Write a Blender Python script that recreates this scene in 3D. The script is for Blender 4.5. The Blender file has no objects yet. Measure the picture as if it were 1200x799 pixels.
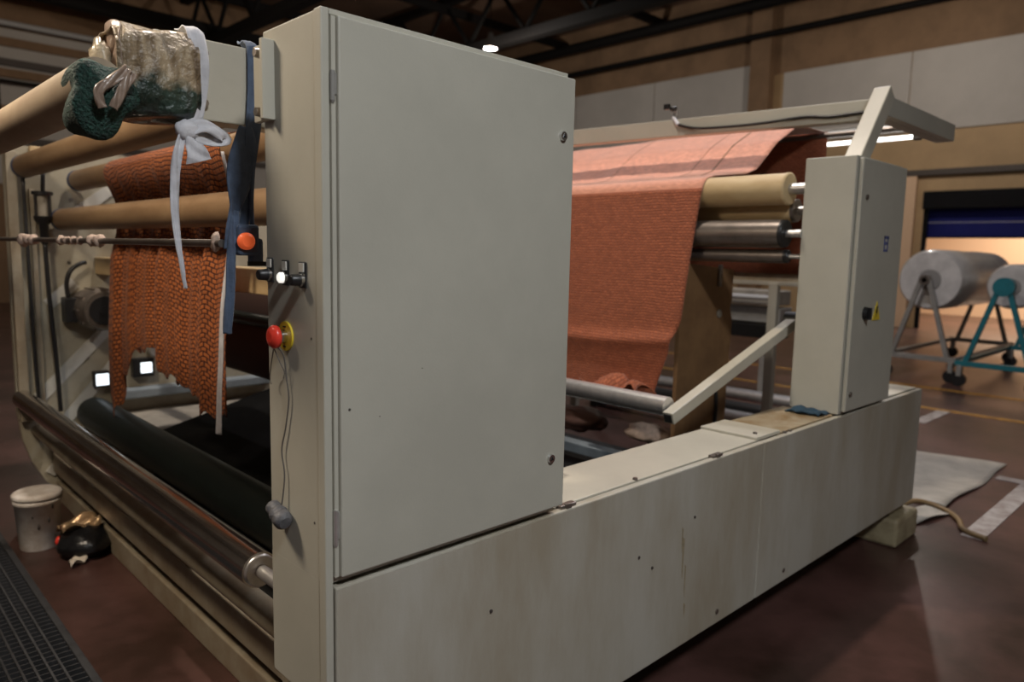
import bpy, bmesh, math, random
from mathutils import Vector, Matrix
random.seed(7)
S = bpy.context.scene
COL = S.collection

# ------------------------------------------------------------------ camera
F_PX, PITCH, ROLL, YAW, CAM_H = 860.25, 0.12104, 0.021672, 0.8009, 1.68
fw = Vector((math.cos(YAW)*math.cos(PITCH), math.sin(YAW)*math.cos(PITCH), -math.sin(PITCH)))
rt = fw.cross(Vector((0, 0, 1))).normalized(); up = rt.cross(fw)
r2 = math.cos(ROLL)*rt + math.sin(ROLL)*up; u2 = math.cos(ROLL)*up - math.sin(ROLL)*rt
cam_d = bpy.data.cameras.new('camera'); cam = bpy.data.objects.new('camera', cam_d); COL.objects.link(cam)
cam.matrix_world = Matrix(((r2.x, u2.x, -fw.x, 0), (r2.y, u2.y, -fw.y, 0), (r2.z, u2.z, -fw.z, CAM_H), (0, 0, 0, 1)))
cam_d.sensor_width = 36.0; cam_d.sensor_fit = 'HORIZONTAL'; cam_d.lens = F_PX/1200*36
cam_d.clip_start = 0.05; cam_d.clip_end = 200
cam_d.dof.use_dof = True; cam_d.dof.focus_distance = 1.95; cam_d.dof.aperture_fstop = 2.5
S.camera = cam

# ------------------------------------------------------------------ world, exposure
W = bpy.data.worlds.new('world'); S.world = W; W.use_nodes = True
W.node_tree.nodes['Background'].inputs[0].default_value = (0.55, 0.6, 0.7, 1)
W.node_tree.nodes['Background'].inputs[1].default_value = 0.05
S.view_settings.view_transform = 'Standard'; S.view_settings.look = 'None'
S.view_settings.exposure = 0.0; S.view_settings.gamma = 1.0; S.view_settings.use_curve_mapping = False

# hall lamps and added fill lamps: x, y, z, watts, colour, size, label
LAMPS = [
    (2.4, 3.3, 7.0, 235, (1.0, 0.88, 0.76), 0.35, False, 'high bay lamp hanging over the middle of the machine'),
    (6.3, 3.1, 7.0, 160, (0.95, 0.93, 1.0), 0.35, False, 'high bay lamp hanging over the column end of the machine'),
    (-0.4, 2.85, 3.4, 70, (1.0, 0.82, 0.62), 0.6, False, 'low hung lamp added to light the cabinet side, above the grating'),  # unseen lamp placed low to brighten the cabinet side
    (0.2, -1.9, 4.7, 186, (0.93, 0.97, 1.0), 0.7, False, 'large cool white fill lamp added above the camera to light the door'),  # unseen lamp added as daylight fill on the cabinet door
    (13.3, 14.76, 6.9, 300, (1.0, 0.92, 0.84), 0.32, True, 'small lit lamp hanging far away under the dark roof trusses'),
    (15.2, 5.5, 6.7, 330, (1.0, 0.90, 0.80), 0.5, True, 'high bay lamp hanging over the white wrapped rolls'),
    (4.5, 17.0, 6.9, 190, (1.0, 0.84, 0.68), 0.5, True, 'high bay lamp hanging near the wall behind the wooden rollers'),
]

# ------------------------------------------------------------------ material helpers
def mat(name, col, rough=0.5, metal=0.0, var=0.0, vscale=6.0, col2=None, bump=0.0, bscale=60.0, coat=0.0, emit=None, estr=0.0, sheen=0.0, spec=0.5, stretch=None, streak=None):
    m = bpy.data.materials.new(name); m.use_nodes = True
    nt = m.node_tree; b = nt.nodes['Principled BSDF']
    b.inputs['Base Color'].default_value = (*col, 1); b.inputs['Roughness'].default_value = rough
    b.inputs['Metallic'].default_value = metal; b.inputs['Coat Weight'].default_value = coat
    b.inputs['Specular IOR Level'].default_value = spec
    if sheen: b.inputs['Sheen Weight'].default_value = sheen; b.inputs['Sheen Roughness'].default_value = 0.4
    if emit: b.inputs['Emission Color'].default_value = (*emit, 1); b.inputs['Emission Strength'].default_value = estr
    tc = nt.nodes.new('ShaderNodeTexCoord')
    if var > 0 or col2:
        n = nt.nodes.new('ShaderNodeTexNoise'); n.inputs['Scale'].default_value = vscale; n.inputs['Detail'].default_value = 6; n.inputs['Roughness'].default_value = 0.65
        if stretch:
            mp = nt.nodes.new('ShaderNodeMapping'); mp.inputs['Scale'].default_value = stretch
            nt.links.new(tc.outputs['Object'], mp.inputs[0]); nt.links.new(mp.outputs[0], n.inputs['Vector'])
        else: nt.links.new(tc.outputs['Object'], n.inputs['Vector'])
        cr = nt.nodes.new('ShaderNodeValToRGB'); nt.links.new(n.outputs['Fac'], cr.inputs[0])
        c2 = col2 if col2 else tuple(c*(1-var) for c in col)
        cr.color_ramp.elements[0].position = 0.36; cr.color_ramp.elements[0].color = (*c2, 1)
        cr.color_ramp.elements[1].position = 0.62; cr.color_ramp.elements[1].color = (*col, 1)
        nt.links.new(cr.outputs[0], b.inputs['Base Color'])
    if bump > 0:
        n2 = nt.nodes.new('ShaderNodeTexNoise'); n2.inputs['Scale'].default_value = bscale; n2.inputs['Detail'].default_value = 4
        nt.links.new(tc.outputs['Object'], n2.inputs['Vector'])
        bp = nt.nodes.new('ShaderNodeBump'); bp.inputs['Strength'].default_value = bump; bp.inputs['Distance'].default_value = 0.02
        nt.links.new(n2.outputs['Fac'], bp.inputs['Height']); nt.links.new(bp.outputs[0], b.inputs['Normal'])
    return m

def mat_knit(name, thread, gap, bw, rh, sheen=0.3, depth=0.6, mortar=0.22, rough=0.8):
    m = bpy.data.materials.new(name); m.use_nodes = True
    nt = m.node_tree; b = nt.nodes['Principled BSDF']; L = nt.links.new
    tc = nt.nodes.new('ShaderNodeTexCoord'); no = nt.nodes.new('ShaderNodeTexNoise'); no.inputs['Scale'].default_value = 9; no.inputs['Detail'].default_value = 2
    L(tc.outputs['UV'], no.inputs['Vector'])
    mx = nt.nodes.new('ShaderNodeVectorMath'); mx.operation = 'MULTIPLY_ADD'; mx.inputs[1].default_value = (0.02, 0.02, 0); L(no.outputs['Color'], mx.inputs[0]); L(tc.outputs['UV'], mx.inputs[2])
    br = nt.nodes.new('ShaderNodeTexBrick'); br.offset = 0.5
    br.inputs['Scale'].default_value = 1.0; br.inputs['Brick Width'].default_value = bw; br.inputs['Row Height'].default_value = rh
    br.inputs['Mortar Size'].default_value = rh*mortar; br.inputs['Mortar Smooth'].default_value = 0.7; br.inputs['Bias'].default_value = 0
    br.inputs['Color1'].default_value = (*thread, 1); br.inputs['Color2'].default_value = (*[c*0.7 for c in thread], 1); br.inputs['Mortar'].default_value = (*gap, 1)
    L(mx.outputs[0], br.inputs['Vector']); L(br.outputs['Color'], b.inputs['Base Color'])
    bp = nt.nodes.new('ShaderNodeBump'); bp.inputs['Strength'].default_value = depth; bp.inputs['Distance'].default_value = 0.006; bp.invert = True
    L(br.outputs['Fac'], bp.inputs['Height']); L(bp.outputs[0], b.inputs['Normal'])
    b.inputs['Roughness'].default_value = rough; b.inputs['Sheen Weight'].default_value = sheen; b.inputs['Sheen Roughness'].default_value = 0.35
    return m

M = {}
M['paint'] = mat('pebble_grey_paint', (0.45, 0.435, 0.37), 0.42, var=0.10, vscale=2.2, bump=0.03, bscale=220)
M['paint_dark'] = mat('pebble_grey_paint_worn', (0.32, 0.28, 0.21), 0.5, col2=(0.23, 0.18, 0.12), vscale=5, bump=0.04, bscale=120)
M['panel'] = mat('pebble_grey_panel_paint', (0.42, 0.40, 0.345), 0.48, col2=(0.33, 0.29, 0.22), vscale=2.6, bump=0.03, bscale=200, stretch=(1.2, 1, 0.35))
M['ledge'] = mat('ledge_cover_paint', (0.50, 0.47, 0.39), 0.35, var=0.12, vscale=3)
M['ledge_brown'] = mat('oil_stained_ledge', (0.42, 0.36, 0.25), 0.25, col2=(0.30, 0.20, 0.10), vscale=7, coat=0.3)
M['farplate'] = mat('far_plate_paint', (0.40, 0.37, 0.29), 0.35, col2=(0.30, 0.26, 0.19), vscale=3)
M['stripe'] = mat('light_stripe_paint', (0.58, 0.57, 0.52), 0.4, var=0.15, vscale=8)  # pale tone for the light stripes on the far plate
M['steel'] = mat('worn_roller_steel', (0.66, 0.63, 0.60), 0.20, 1.0, col2=(0.52, 0.47, 0.43), vscale=7, stretch=(1, 0.3, 1))
M['chrome'] = mat('bright_steel', (0.72, 0.72, 0.72), 0.2, 1.0)
M['alu'] = mat('brushed_aluminium', (0.70, 0.69, 0.68), 0.35, 0.8, var=0.15, vscale=20)
M['gunmetal'] = mat('dull_dark_steel', (0.30, 0.26, 0.23), 0.32, 0.75, var=0.3, vscale=10)
M['rubber'] = mat('dark_green_rubber', (0.006, 0.010, 0.009), 0.45, var=0.3, vscale=10, spec=0.25)
M['black'] = mat('black_plastic', (0.012, 0.012, 0.013), 0.4)
M['blackmat'] = mat('black_matt_sheet', (0.006, 0.006, 0.006), 0.9, var=0.3, vscale=6, spec=0.08)
M['kraft'] = mat('cork_wrapped_roller', (0.29, 0.19, 0.105), 0.45, col2=(0.19, 0.115, 0.06), vscale=5, bump=0.05, bscale=90, stretch=(1, 0.35, 1))
M['kraft_pale'] = mat('pale_wood_roller', (0.60, 0.46, 0.26), 0.55, col2=(0.46, 0.32, 0.16), vscale=5, stretch=(1, 0.35, 1))
M['kraft_top'] = mat('cardboard_tube', (0.40, 0.32, 0.225), 0.6, col2=(0.27, 0.20, 0.135), vscale=4, stretch=(1, 0.3, 1))
M['brownboard'] = mat('brown_board', (0.24, 0.135, 0.06), 0.6, col2=(0.17, 0.09, 0.04), vscale=4)
M['blueend'] = mat('blue_bearing', (0.03, 0.05, 0.12), 0.45)
M['red'] = mat('red_mushroom', (0.75, 0.05, 0.03), 0.3)
M['orange'] = mat('orange_button', (0.95, 0.16, 0.05), 0.35, emit=(1, 0.15, 0.04), estr=0.25)
M['yellow'] = mat('yellow_plate', (0.65, 0.48, 0.03), 0.45)
M['whitebtn'] = mat('white_lit_button', (0.8, 0.8, 0.76), 0.3, emit=(1, 0.97, 0.88), estr=0.9)
M['legend'] = mat('white_legend', (0.55, 0.53, 0.48), 0.5)
M['whitelit'] = mat('lit_white_square', (0.9, 0.95, 1), 0.3, emit=(0.85, 0.95, 1), estr=1.6)
M['greyrubber'] = mat('grey_plug_rubber', (0.11, 0.11, 0.12), 0.55, var=0.4, vscale=40, bump=0.2, bscale=90)
M['wire'] = mat('grey_wire', (0.12, 0.11, 0.10), 0.4, 0.3)
M['whitecloth'] = mat('white_rag', (0.62, 0.62, 0.66), 0.85, var=0.2, vscale=14, bump=0.25, bscale=45, sheen=0.2)
M['bluecloth'] = mat('blue_grey_strap', (0.085, 0.12, 0.19), 0.85, var=0.35, vscale=16, bump=0.25, bscale=60, sheen=0.2)
M['rag'] = mat('pale_rag', (0.60, 0.45, 0.36), 0.9, var=0.3, vscale=25, bump=0.3, bscale=60)
M['green'] = mat('dark_green_net', (0.012, 0.055, 0.040), 0.7, col2=(0.004, 0.016, 0.012), vscale=110, bump=0.7, bscale=150)
M['film_tan'] = mat('crumpled_film', (0.55, 0.47, 0.34), 0.22, col2=(0.36, 0.29, 0.19), vscale=14, bump=0.6, bscale=26, coat=0.9, stretch=(1, 1, 0.35))
M['tape'] = mat('brown_packing_tape', (0.30, 0.22, 0.17), 0.3, var=0.3, vscale=20, bump=0.2, bscale=30)
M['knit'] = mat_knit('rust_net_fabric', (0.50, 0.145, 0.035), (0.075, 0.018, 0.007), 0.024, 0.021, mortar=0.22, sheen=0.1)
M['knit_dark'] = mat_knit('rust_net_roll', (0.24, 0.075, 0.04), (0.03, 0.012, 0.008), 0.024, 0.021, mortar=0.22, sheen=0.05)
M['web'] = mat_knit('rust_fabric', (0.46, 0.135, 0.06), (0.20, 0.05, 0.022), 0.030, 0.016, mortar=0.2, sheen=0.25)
M['web_lit'] = mat_knit('rust_fabric_lit', (0.76, 0.36, 0.25), (0.64, 0.26, 0.16), 0.030, 0.016, mortar=0.15, sheen=1.0, depth=0.2)  # lit copy of the rust fabric; the lamp light is in the pink colour
M['bluebar'] = mat('blue_grey_enamel', (0.22, 0.26, 0.29), 0.45, var=0.25, vscale=8)
M['tray'] = mat('grey_tray', (0.34, 0.31, 0.26), 0.6, var=0.3, vscale=5)
M['teal'] = mat('teal_paint', (0.015, 0.17, 0.21), 0.4, var=0.2, vscale=8)
M['greysteel'] = mat('grey_painted_steel', (0.28, 0.27, 0.25), 0.45, var=0.2, vscale=8)
M['wrap'] = mat('white_stretch_wrap', (0.66, 0.64, 0.62), 0.3, var=0.25, vscale=5, bump=0.35, bscale=8, coat=0.4, stretch=(5, 1, 1))
M['core'] = mat('grey_core', (0.25, 0.24, 0.23), 0.6)
M['bucket'] = mat('white_bucket_plastic', (0.74, 0.70, 0.66), 0.45, col2=(0.52, 0.45, 0.39), vscale=9)
M['bluepad'] = mat('blue_rag', (0.015, 0.045, 0.075), 0.9, var=0.3, vscale=20)
M['sticker_blue'] = mat('pale_blue_print', (0.10, 0.12, 0.28), 0.5)
M['tube_lit'] = mat('lit_tube', (1, 1, 1), 0.3, emit=(1, 0.97, 0.92), estr=3.0)
M['lampdisc'] = mat('lamp_glow', (1, 1, 1), 0.3, emit=(1, 0.93, 0.82), estr=14)
M['lamphouse'] = mat('lamp_shell', (0.25, 0.25, 0.25), 0.4, 0.5)
M['floor'] = mat('red_brown_floor', (0.100, 0.048, 0.041), 0.33, col2=(0.036, 0.018, 0.013), vscale=1.3, bump=0.05, bscale=14)
M['ochre'] = mat('ochre_wall', (0.50, 0.34, 0.18), 0.7, var=0.2, vscale=0.6)
M['whitewall'] = mat('off_white_panel', (0.50, 0.47, 0.43), 0.7, var=0.12, vscale=0.5)
M['brownwall'] = mat('brown_boarding', (0.27, 0.165, 0.09), 0.8, var=0.3, vscale=0.8)
M['roof'] = mat('dark_brown_roof', (0.15, 0.085, 0.05), 0.9, var=0.35, vscale=0.5)
M['truss'] = mat('dark_truss_steel', (0.007, 0.006, 0.0055), 0.7, spec=0.15)
M['palepipe'] = mat('pale_conduit', (0.45, 0.45, 0.45), 0.4)
M['girt'] = mat('dark_girt', (0.07, 0.055, 0.045), 0.6)
M['bluedoor'] = mat('blue_curtain', (0.008, 0.012, 0.115), 0.6, spec=0.15)
M['doorblack'] = mat('black_door_hood', (0.005, 0.005, 0.006), 0.6, spec=0.1)
M['annex'] = mat('pale_orange_wall', (0.75, 0.52, 0.34), 0.7)
M['yline'] = mat('yellow_floor_paint', (0.50, 0.25, 0.03), 0.5, col2=(0.25, 0.12, 0.03), vscale=12)
M['wline'] = mat('white_floor_paint', (0.45, 0.42, 0.40), 0.5, col2=(0.25, 0.2, 0.18), vscale=9)
M['sheetfloor'] = mat('pale_floor_sheet', (0.42, 0.39, 0.34), 0.5, var=0.25, vscale=5, bump=0.2, bscale=8)
M['hose'] = mat('brown_hose', (0.20, 0.13, 0.06), 0.5)
M['grate'] = mat('grey_grating_steel', (0.045, 0.045, 0.048), 0.55, 0.3, var=0.4, vscale=12)
M['pit'] = mat('dark_pit', (0.01, 0.01, 0.01), 0.9)
M['foil'] = mat('brown_shiny_foil', (0.55, 0.38, 0.22), 0.25, 0.6, bump=0.6, bscale=20)
M['bag'] = mat('black_bag_film', (0.008, 0.008, 0.009), 0.3, bump=0.5, bscale=16)
M['paper'] = mat('torn_paper', (0.5, 0.43, 0.34), 0.7)
M['foot'] = mat('machine_foot_paint', (0.38, 0.32, 0.20), 0.5, col2=(0.25, 0.2, 0.12), vscale=10)
M['rust'] = mat('rust_stain', (0.33, 0.27, 0.17), 0.7, var=0.3, vscale=40)
M['chipmark'] = mat('paint_chip', (0.05, 0.04, 0.035), 0.7)

# ------------------------------------------------------------------ mesh helpers
def wloc(o):
    v = Vector((0, 0, 0))
    while o: v += o.location; o = o.parent
    return v

class MB:
    def __init__(s): s.bm = bmesh.new(); s.uv = None
    def box(s, x0, x1, y0, y1, z0, z1, bev=0.0, seg=2):
        t = bmesh.new(); bmesh.ops.create_cube(t, size=1)
        for v in t.verts: v.co = Vector(((x0+x1)/2+v.co.x*(x1-x0), (y0+y1)/2+v.co.y*(y1-y0), (z0+z1)/2+v.co.z*(z1-z0)))
        if bev: bmesh.ops.bevel(t, geom=t.edges[:], offset=bev, segments=seg, affect='EDGES', profile=0.5)
        s._merge(t); return s
    def bar(s, p0, p1, w, h, upv=(0, 0, 1), bev=0.0):
        p0, p1 = Vector(p0), Vector(p1); d = (p1-p0); L = d.length; d.normalize()
        a = d.cross(Vector(upv))
        if a.length < 1e-4: a = d.cross(Vector((1, 0, 0)))
        a.normalize(); c = a.cross(d)
        t = bmesh.new(); bmesh.ops.create_cube(t, size=1)
        if bev:
            for v in t.verts: v.co = Vector((v.co.x*w, v.co.y*L, v.co.z*h))
            bmesh.ops.bevel(t, geom=t.edges[:], offset=bev, segments=2, affect='EDGES', profile=0.5)
            for v in t.verts: v.co = (p0+p1)/2 + a*v.co.x + d*v.co.y + c*v.co.z
        else:
            for v in t.verts: v.co = (p0+p1)/2 + a*v.co.x*w + d*v.co.y*L + c*v.co.z*h
        bmesh.ops.recalc_face_normals(t, faces=t.faces[:])
        s._merge(t); return s
    def _merge(s, t):
        me = bpy.data.meshes.new('tmp'); t.to_mesh(me); t.free(); s.bm.from_mesh(me); bpy.data.meshes.remove(me)
    def cyl(s, p0, p1, r0, r1=None, seg=28, caps=True):
        r1 = r0 if r1 is None else r1
        return s.lathe(p0, p1, [(0, r0), (1, r1)], seg, caps)
    def lathe(s, p0, p1, prof, seg=28, caps=True):
        # prof: (t along axis 0..1 , radius); flat bands split where two entries share t
        p0, p1 = Vector(p0), Vector(p1); d = p1-p0; n = d.normalized()
        a = n.cross(Vector((0, 0, 1)) if abs(n.z) < 0.9 else Vector((1, 0, 0))).normalized(); b = n.cross(a)
        rings = []
        for t, r in prof:
            rings.append([s.bm.verts.new(p0+d*t+(a*math.cos(2*math.pi*k/seg)+b*math.sin(2*math.pi*k/seg))*r) for k in range(seg)])
        for i in range(len(rings)-1):
            for k in range(seg):
                f = s.bm.faces.new((rings[i][k], rings[i][(k+1) % seg], rings[i+1][(k+1) % seg], rings[i+1][k])); f.smooth = True
        if caps:
            for (t, r), flip in ((prof[0], True), (prof[-1], False)):
                vs = [s.bm.verts.new(p0+d*t+(a*math.cos(2*math.pi*k/seg)+b*math.sin(2*math.pi*k/seg))*r) for k in range(seg)]
                s.bm.faces.new(vs[::-1] if flip else vs)
        return s
    def tube(s, pts, r, seg=10, sub=6):
        pts = [Vector(p) for p in pts]; P = []
        for i in range(len(pts)-1):
            p0 = pts[max(i-1, 0)]; p1 = pts[i]; p2 = pts[i+1]; p3 = pts[min(i+2, len(pts)-1)]
            for k in range(sub):
                t = k/sub
                P.append(0.5*((2*p1)+(p2-p0)*t+(2*p0-5*p1+4*p2-p3)*t*t+(3*p1-p0-3*p2+p3)*t**3))
        P.append(pts[-1]); rings = []; prev = None
        for i, p in enumerate(P):
            d = (P[min(i+1, len(P)-1)]-P[max(i-1, 0)]).normalized()
            if prev is None: a = d.cross(Vector((0.31, 0.2, 0.93))).normalized()
            else: a = (prev-d*prev.dot(d)).normalized()
            prev = a; b = d.cross(a); rr = r(i/(len(P)-1)) if callable(r) else r
            rings.append([s.bm.verts.new(p+(a*math.cos(2*math.pi*k/seg)+b*math.sin(2*math.pi*k/seg))*rr) for k in range(seg)])
        for i in range(len(rings)-1):
            for k in range(seg):
                f = s.bm.faces.new((rings[i][k], rings[i][(k+1) % seg], rings[i+1][(k+1) % seg], rings[i+1][k])); f.smooth = True
        s.bm.faces.new(rings[0][::-1]); s.bm.faces.new(rings[-1]); return s
    def prism(s, pts, axis, a, b):
        # pts 2D polygon; axis 'y' -> (x,z), 'x' -> (y,z), 'z' -> (x,y)
        def P(p, t): return {'y': Vector((p[0], t, p[1])), 'x': Vector((t, p[0], p[1])), 'z': Vector((p[0], p[1], t))}[axis]
        A = [s.bm.verts.new(P(p, a)) for p in pts]; B = [s.bm.verts.new(P(p, b)) for p in pts]
        n = len(pts); fs = [s.bm.faces.new(A), s.bm.faces.new(B[::-1])]
        for i in range(n): fs.append(s.bm.faces.new((A[(i+1) % n], A[i], B[i], B[(i+1) % n])))
        bmesh.ops.recalc_face_normals(s.bm, faces=fs); return s
    def sheet(s, fn, nu, nv, keep=None, su=1.0, sv=1.0):
        uv = s.bm.loops.layers.uv.verify()
        g = [[s.bm.verts.new(Vector(fn(i/nu, j/nv))) for j in range(nv+1)] for i in range(nu+1)]
        for i in range(nu):
            for j in range(nv):
                if keep and not keep((i+0.5)/nu, (j+0.5)/nv): continue
                f = s.bm.faces.new((g[i][j], g[i+1][j], g[i+1][j+1], g[i][j+1])); f.smooth = True
                for l, (a, b) in zip(f.loops, ((i, j), (i+1, j), (i+1, j+1), (i, j+1))): l[uv].uv = (a/nu*su, b/nv*sv)
        bmesh.ops.delete(s.bm, geom=[v for v in s.bm.verts if not v.link_faces], context='VERTS'); return s
    def ball(s, c, r, sc=(1, 1, 1), sub=3, jit=0.0):
        t = bmesh.new(); bmesh.ops.create_icosphere(t, subdivisions=sub, radius=1)
        for v in t.verts:
            k = 1+random.uniform(-jit, jit); v.co = Vector((c[0]+v.co.x*r*sc[0]*k, c[1]+v.co.y*r*sc[1]*k, c[2]+v.co.z*r*sc[2]*k))
        for f in t.faces: f.smooth = True
        s._merge(t); return s
    def build(s, name, m, parent=None, thick=0.0, at=None, label=None):
        me = bpy.data.meshes.new(name)
        if at is None:
            off = wloc(parent) if parent else Vector((0, 0, 0))
            if parent is None:
                # origin at the base of the mesh
                cs = [v.co for v in s.bm.verts]; n = len(cs)
                off = Vector((sum(c.x for c in cs)/n, sum(c.y for c in cs)/n, min(c.z for c in cs)))
            for v in s.bm.verts: v.co -= off
        s.bm.to_mesh(me); s.bm.free()
        me.materials.append(M[m] if isinstance(m, str) else m)
        o = bpy.data.objects.new(name, me); COL.objects.link(o)
        if parent: o.parent = parent
        if at is not None: o.location = Vector(at) - (wloc(parent) if parent else Vector((0, 0, 0)))
        elif parent is None: o.location = off
        if thick:
            md = o.modifiers.new('thickness', 'SOLIDIFY'); md.thickness = thick; md.offset = 0
        if label: o['label'] = label
        return o

def thing(name, label, cat, loc=(0, 0, 0), group=None, kind=None):
    o = bpy.data.objects.new(name, None); o.empty_display_size = 0.1; COL.objects.link(o); o.location = loc
    o['label'] = label; o['category'] = cat
    if group: o['group'] = group
    if kind: o['kind'] = kind
    return o
def tag(o, label, cat, group=None, kind=None):
    o['label'] = label; o['category'] = cat
    if group: o['group'] = group
    if kind: o['kind'] = kind
    return o
def struct(o, label, cat='structure'):
    o['kind'] = 'structure'; o['label'] = label; o['category'] = cat; return o
def link_copy(o, at, parent):
    c = o.copy(); COL.objects.link(c); c.parent = parent; c.location = Vector(at)-wloc(parent); return c

# ================================================================== THE HALL
XW, YW, XB, YB, HC = 20.0, 24.0, -9.0, -9.0, 9.3
struct(MB().box(XB, XW+8, YB, YW, -0.2, 0).build('floor', 'floor'), 'stained red-brown concrete factory floor', 'floor')
struct(MB().box(XB, XW, YB, YW, HC, HC+0.15).build('ceiling', 'roof'), 'dark brown roof deck above the trusses', 'ceiling')
struct(MB().box(XB-0.2, XB, YB, YW, 0, HC).build('wall_back', 'whitewall'), 'off-white hall wall behind the camera', 'wall')
struct(MB().box(XB, XW, YB-0.2, YB, 0, HC).build('wall_near', 'whitewall'), 'off-white hall wall on the near side', 'wall')
DY0, DY1, DZ = 1.6, 6.15, 3.35
wr = struct(thing('wall_right', 'ochre hall wall with white panels above the blue door', 'wall', (XW, 8, 0)), 'ochre hall wall with white panels above the blue door', 'wall')
w = MB(); w.box(XW, XW+0.25, DY1, YW, 0, HC); w.box(XW, XW+0.25, YB, DY0, 0, HC); w.box(XW, XW+0.25, DY0, DY1, DZ, HC)
w.build('wall_body', 'ochre', wr)
for y0, y1 in ((-3.5, 0.0), (0.02, 3.3), (3.32, 6.7), (6.72, 10.0), (10.95, 14.3), (14.32, 17.6), (17.62, 21.0), (21.02, 23.9)):
    MB().box(XW-0.05, XW, y0, y1, 4.82, 7.1 if y0 > 10 else 6.75, 0.008).build('wall_panel', 'whitewall', wr)
MB().box(XW-0.04, XW, YB, YW, 6.75, HC).build('upper_boarding', 'brownwall', wr)
MB().box(XW-0.32, XW, 10.3, 10.9, 0, HC, 0.01).build('pilaster', 'brownwall', wr)
MB().box(XW-0.14, XW, -4, 9.5, 3.74, 3.88).build('cable_tray', 'girt', wr)
MB().box(XW-0.12, XW, 6.35, 6.75, 0, 3.74, 0.01).build('door_jamb_post', 'annex', wr)
wl = struct(thing('wall_left', 'pale panelled hall wall with dark horizontal girts', 'wall', (6, YW, 0)), 'pale panelled hall wall with dark horizontal girts', 'wall')
MB().box(XB, XW, YW, YW+0.2, 0, HC).build('wall_body', 'brownwall', wl)
for i in range(8):
    MB().box(-6+i*3.3, -6+i*3.3+3.28, YW-0.05, YW, 3.2, 7.25, 0.008).build('wall_panel', 'whitewall', wl)
for z0, z1, m in ((6.78, 7.0, 'brownwall'), (6.28, 6.46, 'girt'), (5.98, 6.2, 'brownwall'), (5.0, 5.25, 'brownwall'), (4.3, 4.45, 'girt')):
    MB().box(XB, XW, YW-0.18, YW-0.05, z0, z1).build('girt', m, wl)
# roll-up door
d1 = struct(thing('door_1', 'half raised blue roll-up door with black hood', 'door', (XW, 4, 0)), 'half raised blue roll-up door with black hood', 'door')
MB().box(XW-0.22, XW-0.02, DY0, DY1, 2.92, DZ, 0.02).build('door_hood', 'doorblack', d1)
slat0 = None
for i in range(6):
    z = 2.27+i*0.115
    if slat0 is None: slat0 = MB().box(-0.02, 0.02, DY0-4, DY1-4, -0.006, 0.121, 0.004).build('door_slat', 'bluedoor', d1, at=(XW+0.08, 4, z))
    else: link_copy(slat0, (XW+0.08, 4, z), d1)
MB().box(XW+0.05, XW+0.11, DY0, DY1, 2.60, 2.615).build('curtain_seam', 'palepipe', d1)
MB().box(XW+0.04, XW+0.12, DY0, DY1, 2.23, 2.27, 0.01).build('bottom_rail', 'doorblack', d1)
for y in (DY0, DY1-0.1): MB().box(XW-0.08, XW+0.02, y, y+0.1, 0, 2.95, 0.01).build('guide_rail', 'doorblack', d1)
an = struct(thing('wall_annex', 'pale orange annex wall seen through the half raised door', 'wall', (XW+6, 4, 0)), 'pale orange annex wall seen through the half raised door', 'wall')
w = MB(); w.box(XW+6, XW+6.2, -3, 11, 0, 4.2); w.box(XW+0.25, XW+6, 10.8, 11, 0, 4.2); w.box(XW+0.25, XW+6, -3, -2.8, 0, 4.2); w.box(XW+0.25, XW+6.2, -3, 11, 4.2, 4.35)
w.build('annex_shell', 'annex', an)
al = bpy.data.lights.new('annex_light', 'AREA'); al.energy = 520; al.color = (1, 0.86, 0.7); al.size = 3.0
alo = bpy.data.objects.new('annex_light', al); COL.objects.link(alo); alo.location = (XW+3, 4, 4.1)
# pipes and trusses
tag(MB().cyl((XW-0.45, -8, 7.75), (XW-0.45, YW-0.3, 7.75), 0.085, seg=14).build('wall_pipe', 'truss'), 'black pipe running along the wall above the white panels', 'pipe')
tag(MB().cyl((XW-0.9, -8, 8.45), (XW-0.9, YW-0.3, 8.45), 0.16, seg=14).build('wall_pipe', 'truss'), 'thick black duct running under the roof above the thinner pipe', 'pipe')
tag(MB().cyl((-8, YW-0.3, 7.33), (19, YW-0.3, 7.33), 0.075, seg=14).build('conduit', 'palepipe'), 'pale horizontal conduit on the far wall above the green bundle', 'pipe')
tag(MB().cyl((-8, YW-0.3, 5.86), (19, YW-0.3, 5.86), 0.04, seg=12).build('conduit', 'truss'), 'thin black conduit on the far wall behind the top tube', 'pipe')
tag(MB().cyl((4.05, YW-0.35, 4.6), (4.05, YW-0.35, 7.3), 0.03, seg=10).build('cable_drop', 'truss'), 'thin dark vertical cable on the far panelled wall', 'cable')
for i, xt in enumerate((9.0, 14.5)):
    t = thing('roof_truss', ['dark lattice roof truss, the nearer one above the tall cabinet', 'dark lattice roof truss, the farther one close to the right wall'][i], 'truss', (xt, 8, 7.4), 'roof trusses')
    MB().box(xt-0.14, xt+0.14, YB, YW, 7.35, 7.62).build('bottom_chord', 'truss', t)
    MB().box(xt-0.12, xt+0.12, YB, YW, 8.95, 9.15).build('top_chord', 'truss', t)
    k = 0
    for j in range(13):
        y = -6+j*2.3
        MB().bar((xt, y, 7.6), (xt, y+1.15, 9.0), 0.09, 0.09).build('web_member', 'truss', t)
        MB().bar((xt, y+1.15, 9.0), (xt, y+2.3, 7.6), 0.09, 0.09).build('web_member', 'truss', t)
for j in range(5):
    y = 6+j*4.0
    tag(MB().box(-8, XW-0.1, y, y+0.16, 8.72, 8.95).build('roof_purlin', 'truss'), ['dark roof purlin nearest the camera', 'second dark roof purlin from the camera', 'third dark roof purlin from the camera', 'fourth dark roof purlin, near the far wall', 'dark roof purlin closest to the far wall'][j], 'purlin', 'roof purlins')
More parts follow.
